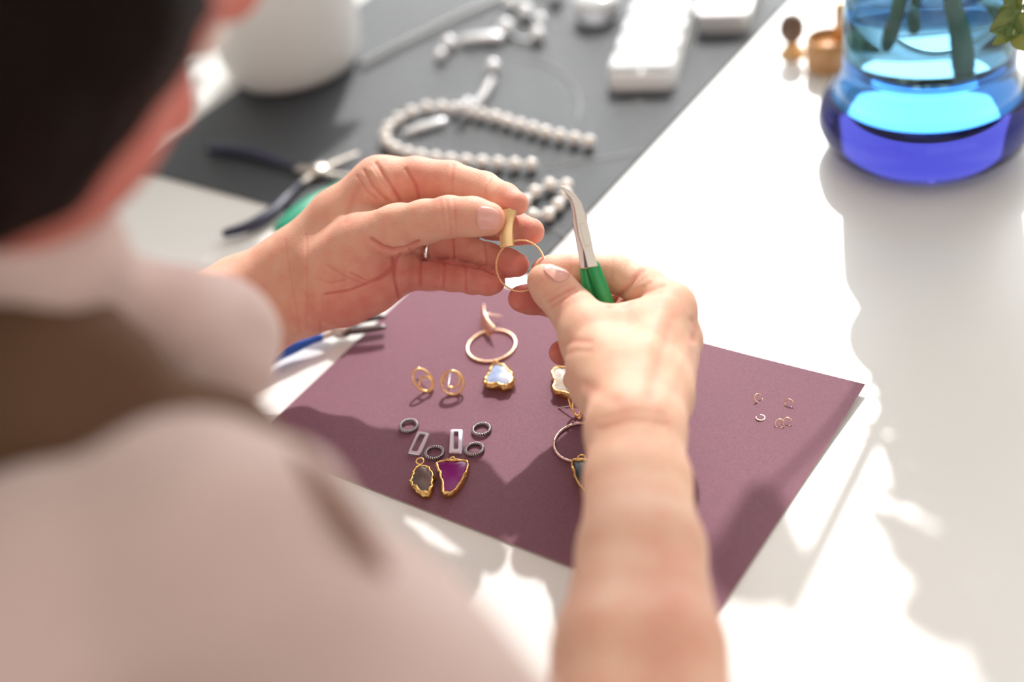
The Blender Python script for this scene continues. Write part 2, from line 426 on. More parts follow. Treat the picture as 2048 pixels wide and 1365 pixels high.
# plum card, one corner a little lifted
L_, T_, R_, B_ = W(502, 887), W(870, 537), W(1730, 772, .004), W(1425, 1248)
nu, nv = 40, 26; V = []
def card(s, t, dz):
    p = L_ * (1 - s) * (1 - t) + B_ * s * (1 - t) + T_ * (1 - s) * t + R_ * s * t
    z = .0006 + .0042 * max(0, (s * t - .45) / .55) ** 2 * (1.0) + dz
    q = p.copy(); q[2] = z; return q
Fc = []
for dz in (.0005, 0):
    for i in range(nu + 1):
        for j in range(nv + 1): V.append(card(i / nu, j / nv, dz))
o2 = (nu + 1) * (nv + 1); top = []; 
for i in range(nu):
    for j in range(nv):
        a = i * (nv + 1) + j; Fc.append((a, a + nv + 1, a + nv + 2, a + 1)); 
ntop = len(Fc)
for i in range(nu):
    for j in range(nv):
        a = o2 + i * (nv + 1) + j; Fc.append((a, a + 1, a + nv + 2, a + nv + 1))
nbot = len(Fc)
for i in range(nu):
    for j, s in ((0, 1), (nv, -1)):
        a = i * (nv + 1) + j; b = a + nv + 1; Fc.append((a, a + o2, b + o2, b) if s > 0 else (a, b, b + o2, a + o2))
for j in range(nv):
    for i, s in ((0, -1), (nu, 1)):
        a = i * (nv + 1) + j; b = a + 1; Fc.append((a, a + o2, b + o2, b) if s > 0 else (a, b, b + o2, a + o2))
o = solo('card_sheet', (V, Fc), PAPER, 'plum purple textured card sheet lying under the jewellery', 'paper', smooth=False)
o.data.materials.append(PAPERE)
for i in range(nbot, len(Fc)): o.data.polygons[i].material_index = 1
PZ = .0011

# ------------------------------------------------------------------ person
pr = thing('person', 'person in a pink shirt and brown apron bending over both hands to make an earring', 'person', (-.25, .15, 0))

# left hand (px, py, depth mm relative to 0.80 m, radius px)
fl_ = [JL(*a) for a in ((655, 530, 10, 60), (722, 486, 6, 57), (796, 458, 0, 48), (850, 444, -6, 42), (898, 434, -9, 39.5), (945, 434, -8, 37.5), (977, 438, -6, 33.5))]
thumb = chain(fl_, .005); thumb['kj'] = .009
index = chain([JL(*a) for a in ((762, 372, 30, 56), (832, 359, 36, 44.5), (900, 361, 37, 38), (968, 378, 28, 33.5), (1010, 396, 17, 29), (1033, 407, 12, 24.5))], .003); index['kj'] = .008
middle = chain([JL(*a) for a in ((795, 430, 44, 42), (905, 432, 52, 36), (985, 446, 42, 33), (1036, 458, 32, 31), (1062, 463, 27, 27))], .003); middle['kj'] = .006
ring_ = chain([JL(*a) for a in ((790, 492, 36, 40), (862, 492, 41, 33), (925, 499, 40, 31), (975, 515, 32, 28.5), (1015, 526, 25, 28), (1034, 530, 22, 24.5))], .003); ring_['kj'] = .005
pinky = chain([JL(*a) for a in ((780, 545, 31, 38), (860, 548, 35, 33), (905, 552, 31, 30.5), (945, 559, 25, 29), (975, 563, 20, 27.5), (986, 564, 18, 24.5))], .003); pinky['kj'] = .004
lcore = [
    chain([JL(585, 524, 18, 60), JL(680, 440, 26, 62), JL(762, 374, 30, 58)], .006),
    chain([JL(600, 545, 24, 55), JL(700, 480, 32, 56), JL(795, 430, 42, 42)], .006),
    chain([JL(605, 580, 24, 52), JL(700, 530, 30, 52), JL(792, 492, 38, 42)], .006),
    chain([JL(610, 600, 22, 54), JL(700, 572, 26, 54), JL(786, 548, 30, 42)], .006),
    chain([JL(625, 612, 14, 56), JL(690, 588, 10, 62), JL(740, 568, 14, 58), JL(790, 540, 22, 46)], .006),
    chain([JL(583, 526, 18, 60), JL(480, 580, 2, 66), JL(370, 645, -40, 80), JL(200, 740, -110, 100)], .006),
    chain([JL(592, 618, 20, 58), JL(500, 665, 4, 64), JL(400, 730, -38, 80), JL(230, 800, -110, 100)], .006)]
lcre = [
    ([(838, 400), (832, 372), (812, 338)], 3.2, .9, (10, 60)), ([(905, 395), (903, 365), (906, 328)], 3, .5, (10, 60)), ([(968, 400), (972, 375), (984, 350)], 2.4, .45, (0, 60)),
    ([(752, 326), (780, 368), (800, 402)], 3.4, 1.3, (-10, 60)), ([(742, 340), (765, 378), (786, 402)], 4, -.8, (-10, 60)), ([(728, 340), (745, 372), (772, 400)], 3, .9, (-10, 60)), ([(714, 352), (733, 382), (752, 398)], 3, .6, (-10, 60)),
    ([(742, 478), (765, 494), (786, 500), (812, 497), (838, 484)], 3.6, 1.8), ([(752, 500), (775, 508), (800, 508)], 5, -.7),
    ([(786, 518), (791, 560), (799, 600)], 2.8, 1.5), ([(800, 508), (790, 530), (760, 556), (700, 580), (650, 588)], 2.6, 1.0),
    ([(700, 545), (735, 562), (768, 552), (790, 535)], 2.4, .7), ([(655, 530), (690, 553), (730, 568)], 2.2, .5), ([(640, 560), (660, 566), (690, 560)], 2, .4),
    ([(820, 500), (840, 515), (852, 520)], 3, 1.2), ([(845, 515), (905, 525), (965, 535), (1005, 554)], 3.4, 2.2),
    ([(905, 475), (907, 520)], 2.8, .8, (5, 60)), ([(970, 484), (972, 530)], 2.6, .7, (5, 60)), ([(888, 526), (886, 575)], 2.8, .8, (0, 60)), ([(930, 530), (932, 582)], 2.6, .7, (0, 60)),
    ([(842, 515), (838, 545), (840, 572)], 3, 1.1), ([(940, 476), (985, 492), (1010, 505)], 2, .2),
    ([(880, 402), (884, 425), (890, 462)], 3, .30, (-60, 0)), ([(892, 400), (898, 430), (903, 468)], 2.2, .42, (-60, 0)), ([(905, 398), (911, 425), (912, 465)], 2.4, .32, (-60, 0)),
    ([(612, 470), (613, 500), (613, 660)], 2.4, .35), ([(570, 480), (582, 560), (600, 668)], 2.2, .3), ([(640, 640), (641, 668)], 2, .5),
    ([(760, 425), (800, 420), (850, 408)], 9, -.5, (-60, 20)), ([(716, 372), (700, 412), (690, 440)], 7, .5), ([(730, 380), (722, 400), (715, 420)], 5, -.5)]
lred = [(1035, 405, 30, .35, 0, 60), (1060, 462, 40, .45, 15, 60), (1035, 530, 45, .55, 5, 60), (985, 565, 50, .55, -5, 60), (900, 500, 70, .28, 10, 60), (890, 555, 60, .35, 0, 60),
        (830, 370, 60, .28, 15, 60), (900, 430, 26, .22, -60, 0), (985, 435, 25, .2, -60, 4), (700, 620, 70, .5), (640, 640, 40, .2), (790, 560, 60, .4), (760, 530, 40, .15)]
V1, Q1, R1, lfn = skin_body(lcore, .010, [thumb, index, middle, ring_, pinky], .0010, lcre, lred, .30, None, tilt)

# right hand
rt = chain([JR(*a) for a in ((1232, 775, -62, 62), (1205, 720, -45, 60), (1176, 668, -28, 55), (1146, 622, -14, 45), (1115, 586, -9, 41), (1098, 572, -9, 37), (1086, 560, -9, 30.5))], .005); rt['kj'] = .012
ri = chain([JR(*a) for a in ((1345, 612, -8, 43), (1290, 577, 4, 40), (1232, 549, 12, 36), (1180, 543, 14, 33), (1130, 542, 11, 31), (1100, 542, 7, 28.5), (1088, 543, 6, 26))], .004); ri['kj'] = .008
rm = chain([JR(*a) for a in ((1358, 680, -6, 43), (1290, 624, 26, 40), (1200, 598, 40, 38), (1110, 605, 26, 31), (1062, 599, 18, 29.5), (1043, 598, 16, 27))], .003); rm['kj'] = .007
rr = chain([JR(*a) for a in ((1350, 725, -14, 42), (1300, 720, 26, 36), (1225, 715, 34, 33), (1160, 712, 14, 29), (1122, 706, 2, 24.5))], .003); rr['kj'] = .006
rp = chain([JR(*a) for a in ((1335, 775, -30, 40), (1290, 780, 8, 33), (1230, 775, 18, 29), (1175, 765, -6, 26), (1150, 760, -12, 24))], .003); rp['kj'] = .006
rcore = [
    chain([JR(1248, 860, -98, 64), JR(1275, 740, -60, 58), JR(1342, 615, -12, 44)], .008),
    chain([JR(1262, 860, -98, 62), JR(1310, 760, -52, 56), JR(1357, 682, -12, 46)], .008),
    chain([JR(1292, 862, -96, 64), JR(1318, 790, -62, 56), JR(1340, 745, -24, 46)], .008),
    chain([JR(1298, 866, -92, 58), JR(1312, 810, -58, 52), JR(1330, 780, -32, 44)], .008),
    chain([JR(1192, 668, -24, 42), JR(1260, 662, -22, 50), JR(1325, 640, -16, 44)], .010),
    chain([JR(1252, 848, -90, 60), JR(1204, 766, -48, 62), JR(1190, 720, -30, 50)], .008),
    chain([JR(1250, 720, -20, 60), JR(1300, 700, -14, 60), JR(1280, 790, -44, 56)], .008),
    chain([JR(1244, 866, -98, 64), JR(1244, 960, -122, 72), JR(1244, 1100, -160, 85), JR(1216, 1300, -205, 106), JR(1190, 1560, -245, 130)], .008),
    chain([JR(1296, 868, -96, 62), JR(1308, 960, -120, 70), JR(1322, 1100, -158, 84), JR(1338, 1300, -203, 108), JR(1365, 1560, -243, 132)], .008)]
rcre = [
    ([(1110, 560), (1098, 588), (1110, 605)], 3, .0), ([(1096, 604), (1120, 590), (1150, 575)], 3.6, .9, (-60, 10)), ([(1100, 616), (1128, 598), (1156, 582)], 3.2, .7, (-60, 10)), ([(1090, 592), (1112, 580), (1138, 566)], 3, .35, (-60, 10)),
    ([(1220, 612), (1244, 586), (1268, 560), (1284, 540)], 5, 1.2), ([(1236, 612), (1268, 580), (1300, 560)], 5, -.5), ([(1248, 614), (1290, 586), (1325, 572)], 4.5, .6), ([(1120, 690), (1150, 682), (1180, 684)], 7, .6), ([(1125, 712), (1150, 702), (1180, 702)], 6, .4),
    ([(1142, 512), (1143, 560)], 3, .3, (0, 60)), ([(1225, 515), (1220, 560)], 3, .3, (0, 60)),
    ([(1330, 600), (1300, 680), (1280, 760)], 14, -.5), ([(1375, 690), (1340, 770), (1300, 850)], 12, -.5), ([(1170, 770), (1200, 785), (1230, 800)], 14, .6), ([(1345, 640), (1325, 700), (1300, 790)], 12, .6),
    ([(1200, 860), (1260, 840), (1330, 850)], 8, .5), ([(1205, 838), (1265, 822), (1330, 830)], 6, .3), ([(1385, 640), (1393, 660), (1388, 680)], 8, .7)]
rred_shade = [(1084, 560, 26, .35, -60, 10), (1045, 600, 60, .95, 0, 60), (1120, 706, 40, .95, -8, 60), (1080, 540, 22, .3, -2, 40), (1130, 600, 26, .18, -60, 10), (1160, 545, 60, .2, 0, 60), (1345, 610, 30, .12), (1200, 620, 70, .35, 0, 60), (1190, 770, 30, .25, -40, 60), (1345, 1130, 75, .18), (1350, 1290, 90, .25), (1310, 1200, 60, .12)]  # last three blobs paint the shade on the forearm's right side
V2, Q2, R2, rfn = skin_body(rcore, .012, [rt, ri, rm, rr, rp], .0011, rcre, rred_shade, .10, None, lambda x: x * 0 - 18)

# head, neck, shoulders and upper arms (coarser, inside hair and clothes)
def K(px, py, d, rpx): return (D(px, py, d), rpx * d / F)
hc = D(-60, -130, .46); gz = D(1000, 500, .80) - hc; gz /= np.linalg.norm(gz)      # looks at the hands
hu = np.array([0, 0, 1.]) - gz * gz[2]; hu /= np.linalg.norm(hu); hs = np.cross(gz, hu)
def HP(f, u, s): return hc + gz * f + hu * u + hs * s
hcore = [dict(s=[(hc, .094, HP(.012, -.035, 0), .076)], k=.01), dict(s=[(HP(.02, -.05, .0), .058, HP(.045, -.088, 0), .026)], k=.01),
         dict(s=[(HP(.088, .012, 0), .010, HP(.108, -.020, 0), .0125)], k=.004),                       # nose
         dict(s=[(HP(.085, .026, .034), .014, HP(.088, .028, .012), .012), (HP(.085, .026, -.034), .014, HP(.088, .028, -.012), .012)], k=.006),   # brow
         dict(s=[(HP(.086, -.046, .012), .008, HP(.086, -.046, -.012), .008)], k=.004),                # lips
         dict(s=[(HP(.0, -.05, .0), .046, D(-300, 300, .53), .044)], k=.01)]
ears = [dict(s=[(HP(-.002, .008, s * .094), .013, HP(-.006, -.025, s * .090), .009)], k=.004, kj=.006) for s in (1, -1)]
trunk = [chain([K(-500, 500, .54, 300), K(-400, 900, .54, 300)], .03),
         chain([K(-200, 1350, .45, 190), K(420, 1180, .43, 195), K(760, 1400, .43, 190), K(1250, 1800, .50, 150)], .02),
         chain([K(1250, 1800, .50, 150), K(1300, 1560, .545, 130)], .02),
         chain([K(-250, 500, .50, 120), K(120, 640, .56, 90), K(240, 775, .66, 88)], .02)]
hfn = lambda P: fieldc(P, hcore + trunk, .018, ears)
lo, hi = bounds(hcore + trunk + ears, .01)
V3, Q3 = surfnet(hfn, lo, hi, .005); V3 = V3 - grad(hfn, V3, .002) * hfn(V3)[:, None]
V = np.vstack([V1, V2, V3]); Q = np.vstack([Q1, Q2 + len(V1), Q3 + len(V1) + len(V2)])
base = np.array(pr.location)
me = bpy.data.meshes.new('body'); me.vertices.add(len(V)); me.vertices.foreach_set('co', (V - base).astype(np.float32).ravel())
me.loops.add(Q.size); me.loops.foreach_set('vertex_index', Q.ravel().astype(np.int32)); me.polygons.add(len(Q))
me.polygons.foreach_set('loop_start', np.arange(0, Q.size, 4, dtype=np.int32))
me.update(calc_edges=True); me.validate(); me.polygons.foreach_set('use_smooth', [True] * len(me.polygons)); me.materials.append(SKIN)
at = me.attributes.new('red', 'FLOAT', 'POINT'); at.data.foreach_set('value', np.concatenate([R1, R2, np.full(len(V3), 1.0)]).astype(np.float32))
link('body', me, pr)

def blob_obj(name, core, k, h, m, parent, fold=0, fr=30, seed=0):
    fn = lambda P: fieldc(P, core, k, [])
    lo, hi = bounds(core, .02); Vb, Qb = surfnet(fn, lo, hi, h); Gb = grad(fn, Vb, .002); Vb = Vb - Gb * fn(Vb)[:, None]
    if fold:
        rs = np.random.RandomState(seed); s = np.zeros(len(Vb))
        for i in range(5):
            kv = rs.normal(size=3); kv /= np.linalg.norm(kv); s += np.sin(Vb @ kv * fr * (1 + .5 * i) + 2.0 * np.sin(Vb @ rs.normal(size=3) * fr * .6) + rs.rand() * 6) / (1 + .4 * i)
        Vb = Vb + Gb * (s * fold)[:, None]
    return part(name, (Vb, Qb.tolist()), m, parent)
shirt = [chain([K(-420, 420, .50, 250), K(-420, 900, .50, 330)], .02),
         chain([K(-260, 1420, .42, 250), K(40, 1260, .42, 250), K(310, 1125, .42, 250), K(470, 1140, .42, 240), K(760, 1345, .42, 235), K(1120, 1790, .45, 200)], .02),
         chain([K(-150, 410, .46, 110), K(120, 520, .50, 112), K(320, 640, .545, 100), K(430, 698, .58, 94)], .02),
         chain([K(430, 695, .58, 94), K(440, 740, .575, 80)], .02)]
blob_obj('shirt', shirt, .022, .005, SHIRT, pr, .0030, 34, 3)
ap = [chain([K(-200, 760, .50, 260), K(60, 720, .50, 170), K(200, 760, .50, 120)], .02), chain([K(-150, 1050, .50, 260), K(0, 900, .49, 210), K(330, 850, .52, 90), K(470, 860, .53, 66), K(590, 905, .52, 46)], .02)]
blob_obj('apron', ap, .02, .006, APRON, pr, .002, 40, 5)
part('apron_strap', tube(cat_spline([D(540, 880, .43), D(610, 935, .405), D(672, 1005, .40), D(730, 1090, .40), D(760, 1150, .40)], 6), .0034, 12), STRAP, pr)
ha = D(-160, -190, .435)
hair = [dict(s=[(ha, .092, D(-200, -20, .44), .088)], k=.02), dict(s=[(D(-130, 60, .445), .074, D(-90, 190, .455), .044)], k=.02), dict(s=[(D(-90, 170, .455), .040, D(22, 222, .45), .026)], k=.02), dict(s=[(D(150, -70, .42), .036, D(225, 12, .42), .022)], k=.02), dict(s=[(D(60, -160, .45), .062, D(-100, -220, .45), .09)], k=.02)]
blob_obj('hair', hair, .02, .005, HAIR, pr, .0008, 120, 9)
for s in (1, -1):                                 # eyes
    ep = HP(.082, .006, s * .031); e_ = part('eye', sphere(ep, .0115, 16, 10), mat('eye', (.75, .70, .66), .1), pr); e_['label'] = 'brown eye looking down at the hands'

def nail(fn, c, along, width, length, out, lift=.0005, name='fingernail', label='short clean fingernail'):
    """a curved plate laid on the finger surface; c near the surface, along = to the tip, out = towards the viewer"""
    along = along / np.linalg.norm(along); out = out - along * (out @ along); out /= np.linalg.norm(out); side = np.cross(out, along)
    n, m = 15, 15; P = []
    for i in range(n):
        a = -1 + 2 * i / (n - 1)
        for j in range(m):
            b = -1 + 2 * j / (m - 1)
            # superellipse: squarer towards the cuticle, round at the tip
            A = a * (1 - .20 * b * b); Bq = b * (1 - .24 * (abs(a) ** 3))
            P.append(c + side * Bq * width / 2 + along * A * length / 2 + out * .006)
    P = np.array(P); 
    for _ in range(5): P = P - grad(fn, P) * fn(P)[:, None]
    G = grad(fn, P); P = P + G * lift
    # free edge stands a little proud and follows a smooth arch
    V = list(P) + list(P - G * .0008); Fc = []
    N = n * m
    for i in range(n - 1):
        for j in range(m - 1):
            a = i * m + j; Fc.append((a, a + m, a + m + 1, a + 1)); Fc.append((N + a, N + a + 1, N + a + m + 1, N + a + m))
    for i in range(n - 1):
        for j in (0, m - 1): a = i * m + j; Fc.append((a, a + m, N + a + m, N + a))
    for j in range(m - 1):
        for i in (0, n - 1): a = i * m + j; Fc.append((a, a + 1, N + a + 1, N + a))
    o = part(name, (V, Fc), NAIL, pr); o['label'] = label; return o
vd = lambda px, py: -ray(px, py) / np.linalg.norm(ray(px, py))
nail(lambda P: evalg(P.astype(np.float32), thumb), LD(999, 438, .788), LD(1012, 439, .795) - LD(945, 434, .792), 76 * .79 / F, 82 * .79 / F, vd(984, 432), label='pink nail of the left thumb')
nail(lambda P: evalg(P.astype(np.float32), rt), RD(1099, 548, .785), RD(1082, 545, .792) - RD(1122, 592, .790), 58 * .79 / F, 62 * .79 / F, vd(1096, 545) + 1.5 * (M @ np.array([.8, -.6, 0])), label='pink nail of the right thumb')

# ------------------------------------------------------------------ held earring
pl = []
Le = [(1006, 419, -.5), (1001.5, 440, -1.5), (999, 465, -1.5), (999.5, 496, 0)]
Re = [(1040, 412, -.5), (1031.5, 432, -2), (1027.5, 460, -2), (1029, 494, 0)]
Lc = cat_spline([RD(a, b, .80 + c / 1000) for a, b, c in Le], 6); Rc = cat_spline([RD(a, b, .80 + c / 1000) for a, b, c in Re], 6)
def plate(A, B, bow, th, nrm, m=6):
    V = []; Fc = []; n = len(A)
    for sgn in (0, 1):
        for i in range(n):
            for j in range(m + 1):
                t = j / m; V.append(A[i] * (1 - t) + B[i] * t + nrm * (bow * math.sin(PI * t) - sgn * th))
    N = n * (m + 1)
    for i in range(n - 1):
        for j in range(m):
            a = i * (m + 1) + j; Fc.append((a, a + 1, a + m + 2, a + m + 1)); Fc.append((N + a, N + a + m + 1, N + a + m + 2, N + a + 1))
        for j in (0, m): a = i * (m + 1) + j; Fc.append((a, a + m + 1, N + a + m + 1, N + a))
    for j in range(m):
        for i in (0, n - 1): a = i * (m + 1) + j; Fc.append((a, a + 1, N + a + 1, N + a))
    return V, Fc
er = thing('hoop_earring', 'gold earring held between both hands, curved plate with a thin twisted hoop', 'earring', RD(1030, 560, .80))
part('curved_plate', plate(Lc, Rc, .0008, .0007, vd(1015, 455)), BRUSH, er)
u_ = M @ np.array([1, 0, 0.]); v_ = M @ np.array([0, 1, 0.])
hcn = RD(1041, 532, .802)
part('twisted_hoop', rope(circ(hcn, u_ * 47.5 * .8 / F, v_ * 50.5 * .8 / F, 420), .00060, 44, 2, 6, True, .6), mat('hoop_gold', (.93, .66, .36), .2, 1), er)
# finger ring on the left ring finger
a, ra = ring_['s'][0][2], ring_['s'][0][3]; b = ring_['s'][1][2]; ax = (b - a) / np.linalg.norm(b - a)
c = LD(869, 500, .8405); s1 = np.cross(ax, [0, 0, 1.]); s1 /= np.linalg.norm(s1); s2 = np.cross(ax, s1)
V = []; Fc = []
for i in range(48):
    a = 2 * PI * i / 48; d = s1 * math.cos(a) + s2 * math.sin(a)
    for (rr_, x) in ((.0104, -.0018), (.0118, -.0015), (.0121, 0), (.0118, .0015), (.0104, .0018)): V.append(c + d * rr_ + ax * x)
for i in range(48):
    for k in range(5): Fc.append((i * 5 + k, i * 5 + (k + 1) % 5, ((i + 1) % 48) * 5 + (k + 1) % 5, ((i + 1) % 48) * 5 + k))
solo('finger_ring', (V, Fc), SILVER, 'silver band ring worn on the left ring finger', 'ring')

# ------------------------------------------------------------------ pliers
def prism_px(pts, d, th, dslope=0, y0=0):
    f = [D(x, y, d + dslope * (y - y0)) for x, y in pts]; bk = [p + (M @ np.array([0, 0, 1.])) * th for p in f]
    return prism(np.array(f)[::-1], np.array(bk)[::-1], .0006)
hp = thing('bent_nose_pliers', 'bent nose pliers with bright green handles held in the right hand', 'pliers', RD(1215, 640, .80))
dp = .789 - .018
A_ = [(1120, 371.5), (1127, 372.5), (1142, 381), (1153, 391), (1162, 404), (1170.5, 425), (1174, 436), (1175, 444), (1182, 474), (1187, 501), (1196, 533), (1176, 536), (1169, 505), (1158, 474), (1153, 446), (1151, 432), (1147.6, 408), (1142, 395), (1131, 384)]
o = part('jaw', prism_px(A_, dp, .0042), STEEL, hp, False)
B2 = [(1121, 373), (1131, 379), (1143, 389), (1150, 402), (1158, 430), (1160, 446), (1168, 474), (1174, 505), (1176, 538), (1162, 538), (1151, 472), (1145.5, 448), (1144.5, 418), (1140, 397), (1130, 384)]
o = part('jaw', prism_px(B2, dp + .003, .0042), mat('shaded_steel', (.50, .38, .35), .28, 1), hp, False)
part('box_joint', prism_px([(1159, 447), (1168, 446), (1180, 492), (1170, 494)], dp - .0004, .001), STEEL, hp, False)
part('return_spring', prism_px([(1166, 500), (1169, 500), (1175, 536), (1169, 536)], dp + .0025, .002), DSTEEL, hp, False)
fx = M @ np.array([0, 0, 1.])
part('handle', tube(cat_spline([D(1187, 533, dp + .003), D(1199, 566, dp + .004), D(1212, 603, dp + .007), D(1226, 640, dp + .013), D(1238, 672, dp + .020)], 5), np.linspace(13.2, 15.5, 21) * .79 / F, 14, flat=(fx, .62)), GREEN, hp)
part('handle', tube(cat_spline([D(1171, 541, dp + .007), D(1176, 572, dp + .009), D(1188, 606, dp + .013), D(1204, 650, dp + .020)], 5), np.linspace(11.0, 14.5, 16) * .79 / F, 14, flat=(fx, .62)), GREEN, hp)

def T(px, py, z): return W(px, py, z)
def pliers(name, label, grip, handles, pivot, jaws, z, hr=.0052, hcol='handle', jm=None, jr=.0015):
    root = thing(name, label, 'pliers', W(*pivot))
    pv = W(*pivot, z)
    for h in handles:
        pts = cat_spline([W(x, y, z) for x, y in h], 6); n = len(pts); q = np.linspace(0, 1, n)
        part(hcol, tube(pts, hr * (.80 + .35 * np.sin(PI * np.clip(q * 1.2, 0, 1)) - .15 * q), 14, flat=((0, 0, 1), .75)), grip, root)
        part('shank', tube([pts[-1], pts[-1] * .5 + pv * .5, pv], [.0036, .0040, .0046], 12, flat=((0, 0, 1), .6)), STEEL, root)
    for j in jaws:
        pts = cat_spline([W(x, y, z) for x, y in j], 6); n = len(pts)
        part('jaw', tube(pts, np.linspace(.0042, jr, n), 12, flat=((0, 0, 1), .6)), jm or STEEL, root)
    part('pivot_joint', lathe([(.0001, -.0038), (.0072, -.0038), (.0078, -.003), (.0078, .003), (.0072, .0038), (.0001, .0038)], pv, 24), STEEL, root)
    part('rivet', lathe([(.0001, -.0046), (.0028, -.0046), (.0028, .0044), (.0022, .0050), (.0001, .0052)], pv, 16), STEEL, root)
    return root
pliers('navy_pliers', 'open pliers with navy blue handles lying across the corner of the grey mat', NAVY,
       [[(418, 298), (455, 298), (500, 305), (548, 320), (594, 336)], [(454, 466), (500, 452), (545, 424), (578, 390), (602, 366)]],
       (636, 343), [[(640, 341), (680, 322), (714, 307)], [(642, 345), (672, 350), (708, 352)]], .006)
pliers('emerald_pliers', 'pliers with emerald green handle half hidden under the left wrist', TEALG,
       [[(566, 458), (600, 431), (640, 401), (690, 372)], [(600, 520), (640, 490), (690, 450), (728, 415)]],
       (764, 382), [[(768, 384), (800, 388), (826, 390)], [(768, 390), (800, 394), (826, 396)]], .0075, .0092)
pliers('blue_pliers', 'pliers with blue handles and dark jaws under the left palm, tips on the card', BLUEG,
       [[(520, 724), (560, 704), (600, 688), (640, 674)], [(520, 640), (560, 640), (600, 642), (640, 646)]],
       (684, 656), [[(688, 652), (725, 640), (765, 634)], [(688, 662), (725, 660), (765, 655)]], .0095, .0058, jm=DSTEEL, jr=.0027)

# ------------------------------------------------------------------ jewellery on the card
eb = thing('hoop_earring', 'gold earring on the card below the hands, curved plate upright beside its flat hoop', 'earring', W(975, 670, PZ))
E1 = cat_spline([W(x, y, z) for x, y, z in ((967, 607, .0115), (968, 624, .0105), (976, 641, .010), (990, 656, .0095))], 6)
E2 = cat_spline([W(x, y, z) for x, y, z in ((961, 631, .0022), (961, 647, .0016), (967, 661, .0015), (979, 675, .0013))], 6)
part('curved_plate', plate(E1, E2, .0003, .0008, np.array([-.8, -.5, .2])), ROSE, eb)
part('hoop', tube(circ(W(983, 692, PZ + .0009), (.01600, 0, 0), (0, .0163, 0), 72), .00095, 10, True), mat('hammered_rose_gold', (.93, .63, .42), .3, 1, bump=(500, .0003)), eb)
part('post', tube([W(972, 628, .0075), W(1001, 633, .004)], .0005, 8), ROSE, eb)

def swirl(label, c, ru, rv, c2, r2, post):
    r = thing('swirl_stud', label, 'earring', W(*post[1], PZ), 'swirl stud earrings')
    part('outer_loop', tube(circ(c, ru, rv, 60), .00075, 10, True), GOLD, r)
    part('inner_loop', tube(circ(c2, r2[0], r2[1], 48, -2.2, 3.4), .0007, 10), GOLD, r)
    part('post', tube([W(*post[0], .006), W(*post[1], PZ + .0004)], .0004, 8), SILVER, r)
    return r
tl = np.array([0, .45, .89]); xx = np.array([1., 0, 0])
def P3(px, py, z): return W(px, py, z)
swirl('gold wire swirl stud, the left one of the pair above the dark rings', P3(846, 761, .0082), xx * .0058 + np.array([0, .001, -.0015]), tl * .0078 + xx * -.0015, P3(852, 768, .0060), (xx * .0040, tl * .0048), ((862, 763), (834, 757)))
swirl('gold wire swirl stud, the right one of the pair beside the blue stone', P3(905, 766, .0082), xx * .0070, tl * .0078, P3(904, 759, .0095), (xx * .0052, tl * .0054), ((897, 770), (901, 745)))
swirl('gold wire swirl stud touching the white stone beside the wrist', P3(1151, 813, .0082), xx * .0034 + np.array([0, -.003, 0]), tl * .0080 + xx * -.0014, P3(1153, 816, .0070), (xx * .0022, tl * .0052), ((1146, 812), (1117, 816)))

def pendant(name, label, px, z, stone, loop=None, loopr=.002, lump=.0006, seed=0, inset=.16):
    rs = np.random.RandomState(seed); r = thing(name, label, 'pendant', np.mean([W(x, y, PZ) for x, y in px], 0))
    T0 = cat_spline([W(x, y, z) for x, y in px], 4, True); cen = T0.mean(0)
    B0 = T0 + (cen - T0) * (-.04); B0 = B0.copy(); B0[:, 2] = PZ + .0002; n = len(T0)
    inn = T0 + (cen - T0) * .07
    part('stone', prism(inn + [0, 0, .0001], B0 * .9 + B0.mean(0) * .1, .0003), stone, r)
    rim = T0 + rs.normal(size=T0.shape) * lump * .35
    part('gold_rim', tube(rim, np.clip(.00075 + rs.normal(size=n) * .0002, .0004, .0013), 8, True), GOLDR, r)
    # lumpy gilded side
    V = []; Fc = []; m = 5
    for k in range(m + 1):
        t = k / m
        for i in range(n):
            o = T0[i] - cen; o[2] = 0; o /= np.linalg.norm(o) + 1e-9
            V.append(T0[i] * (1 - t) + B0[i] * t + o * (lump * (.3 + abs(rs.normal()) * .9) * math.sin(PI * min(1, t + .12))))
    for k in range(m):
        for i in range(n): l = (i + 1) % n; Fc.append((k * n + i, (k + 1) * n + i, (k + 1) * n + l, k * n + l))
    part('gilded_side', (V, Fc), GOLDR, r)
    if loop: part('loop', tube(circ(W(*loop, z * .75), (loopr, 0, 0), (0, loopr * .8, .0008), 24), .00055, 8, True), GOLD, r)
    return r
def stone(name, c1, c2, sc=60, rough=.12, lo=.4, hi=.6): return mat(name, c1, rough, 0, None, (sc, c2, lo, hi), Coat_Weight=.15, Coat_Roughness=.1)
pendant('stone_pendant', 'grey brown agate pendant in rough gold, beside the purple one', [(839.5, 931), (858, 937), (864, 952), (864, 968), (858, 984), (841, 984), (824, 966), (824, 956), (829, 941)], .006, stone('grey_agate', (.085, .065, .058), (.16, .095, .085), 140, .3), (840, 923), .0023, .0010, 1)
pendant('stone_pendant', 'bright purple glass-like stone pendant with a gold edge', [(875, 924), (903, 921.5), (934, 923), (933, 941), (923.5, 962), (907, 982), (893, 985.5), (886, 984), (884.5, 962), (878, 941.5)], .0055, stone('purple_agate', (.19, .001, .14), (.23, .003, .17), 30, .25), (905, 920), .0015, .0006, 2)
pendant('stone_pendant', 'pale blue stone pendant in lumpy gold below the flat hoop', [(992, 728), (1006, 731), (1017, 740), (1024, 753), (1022, 765), (1008, 771), (993, 768), (975, 767), (970, 757), (979, 745), (984, 734)], .0065, stone('blue_agate', (.28, .38, .62), (.46, .52, .66), 90, .15), (990, 726), .0016, .0011, 3)
for (x, y, q) in ((1018, 762, .0026), (972, 748, .0014), (1009, 770, .0022)): pass
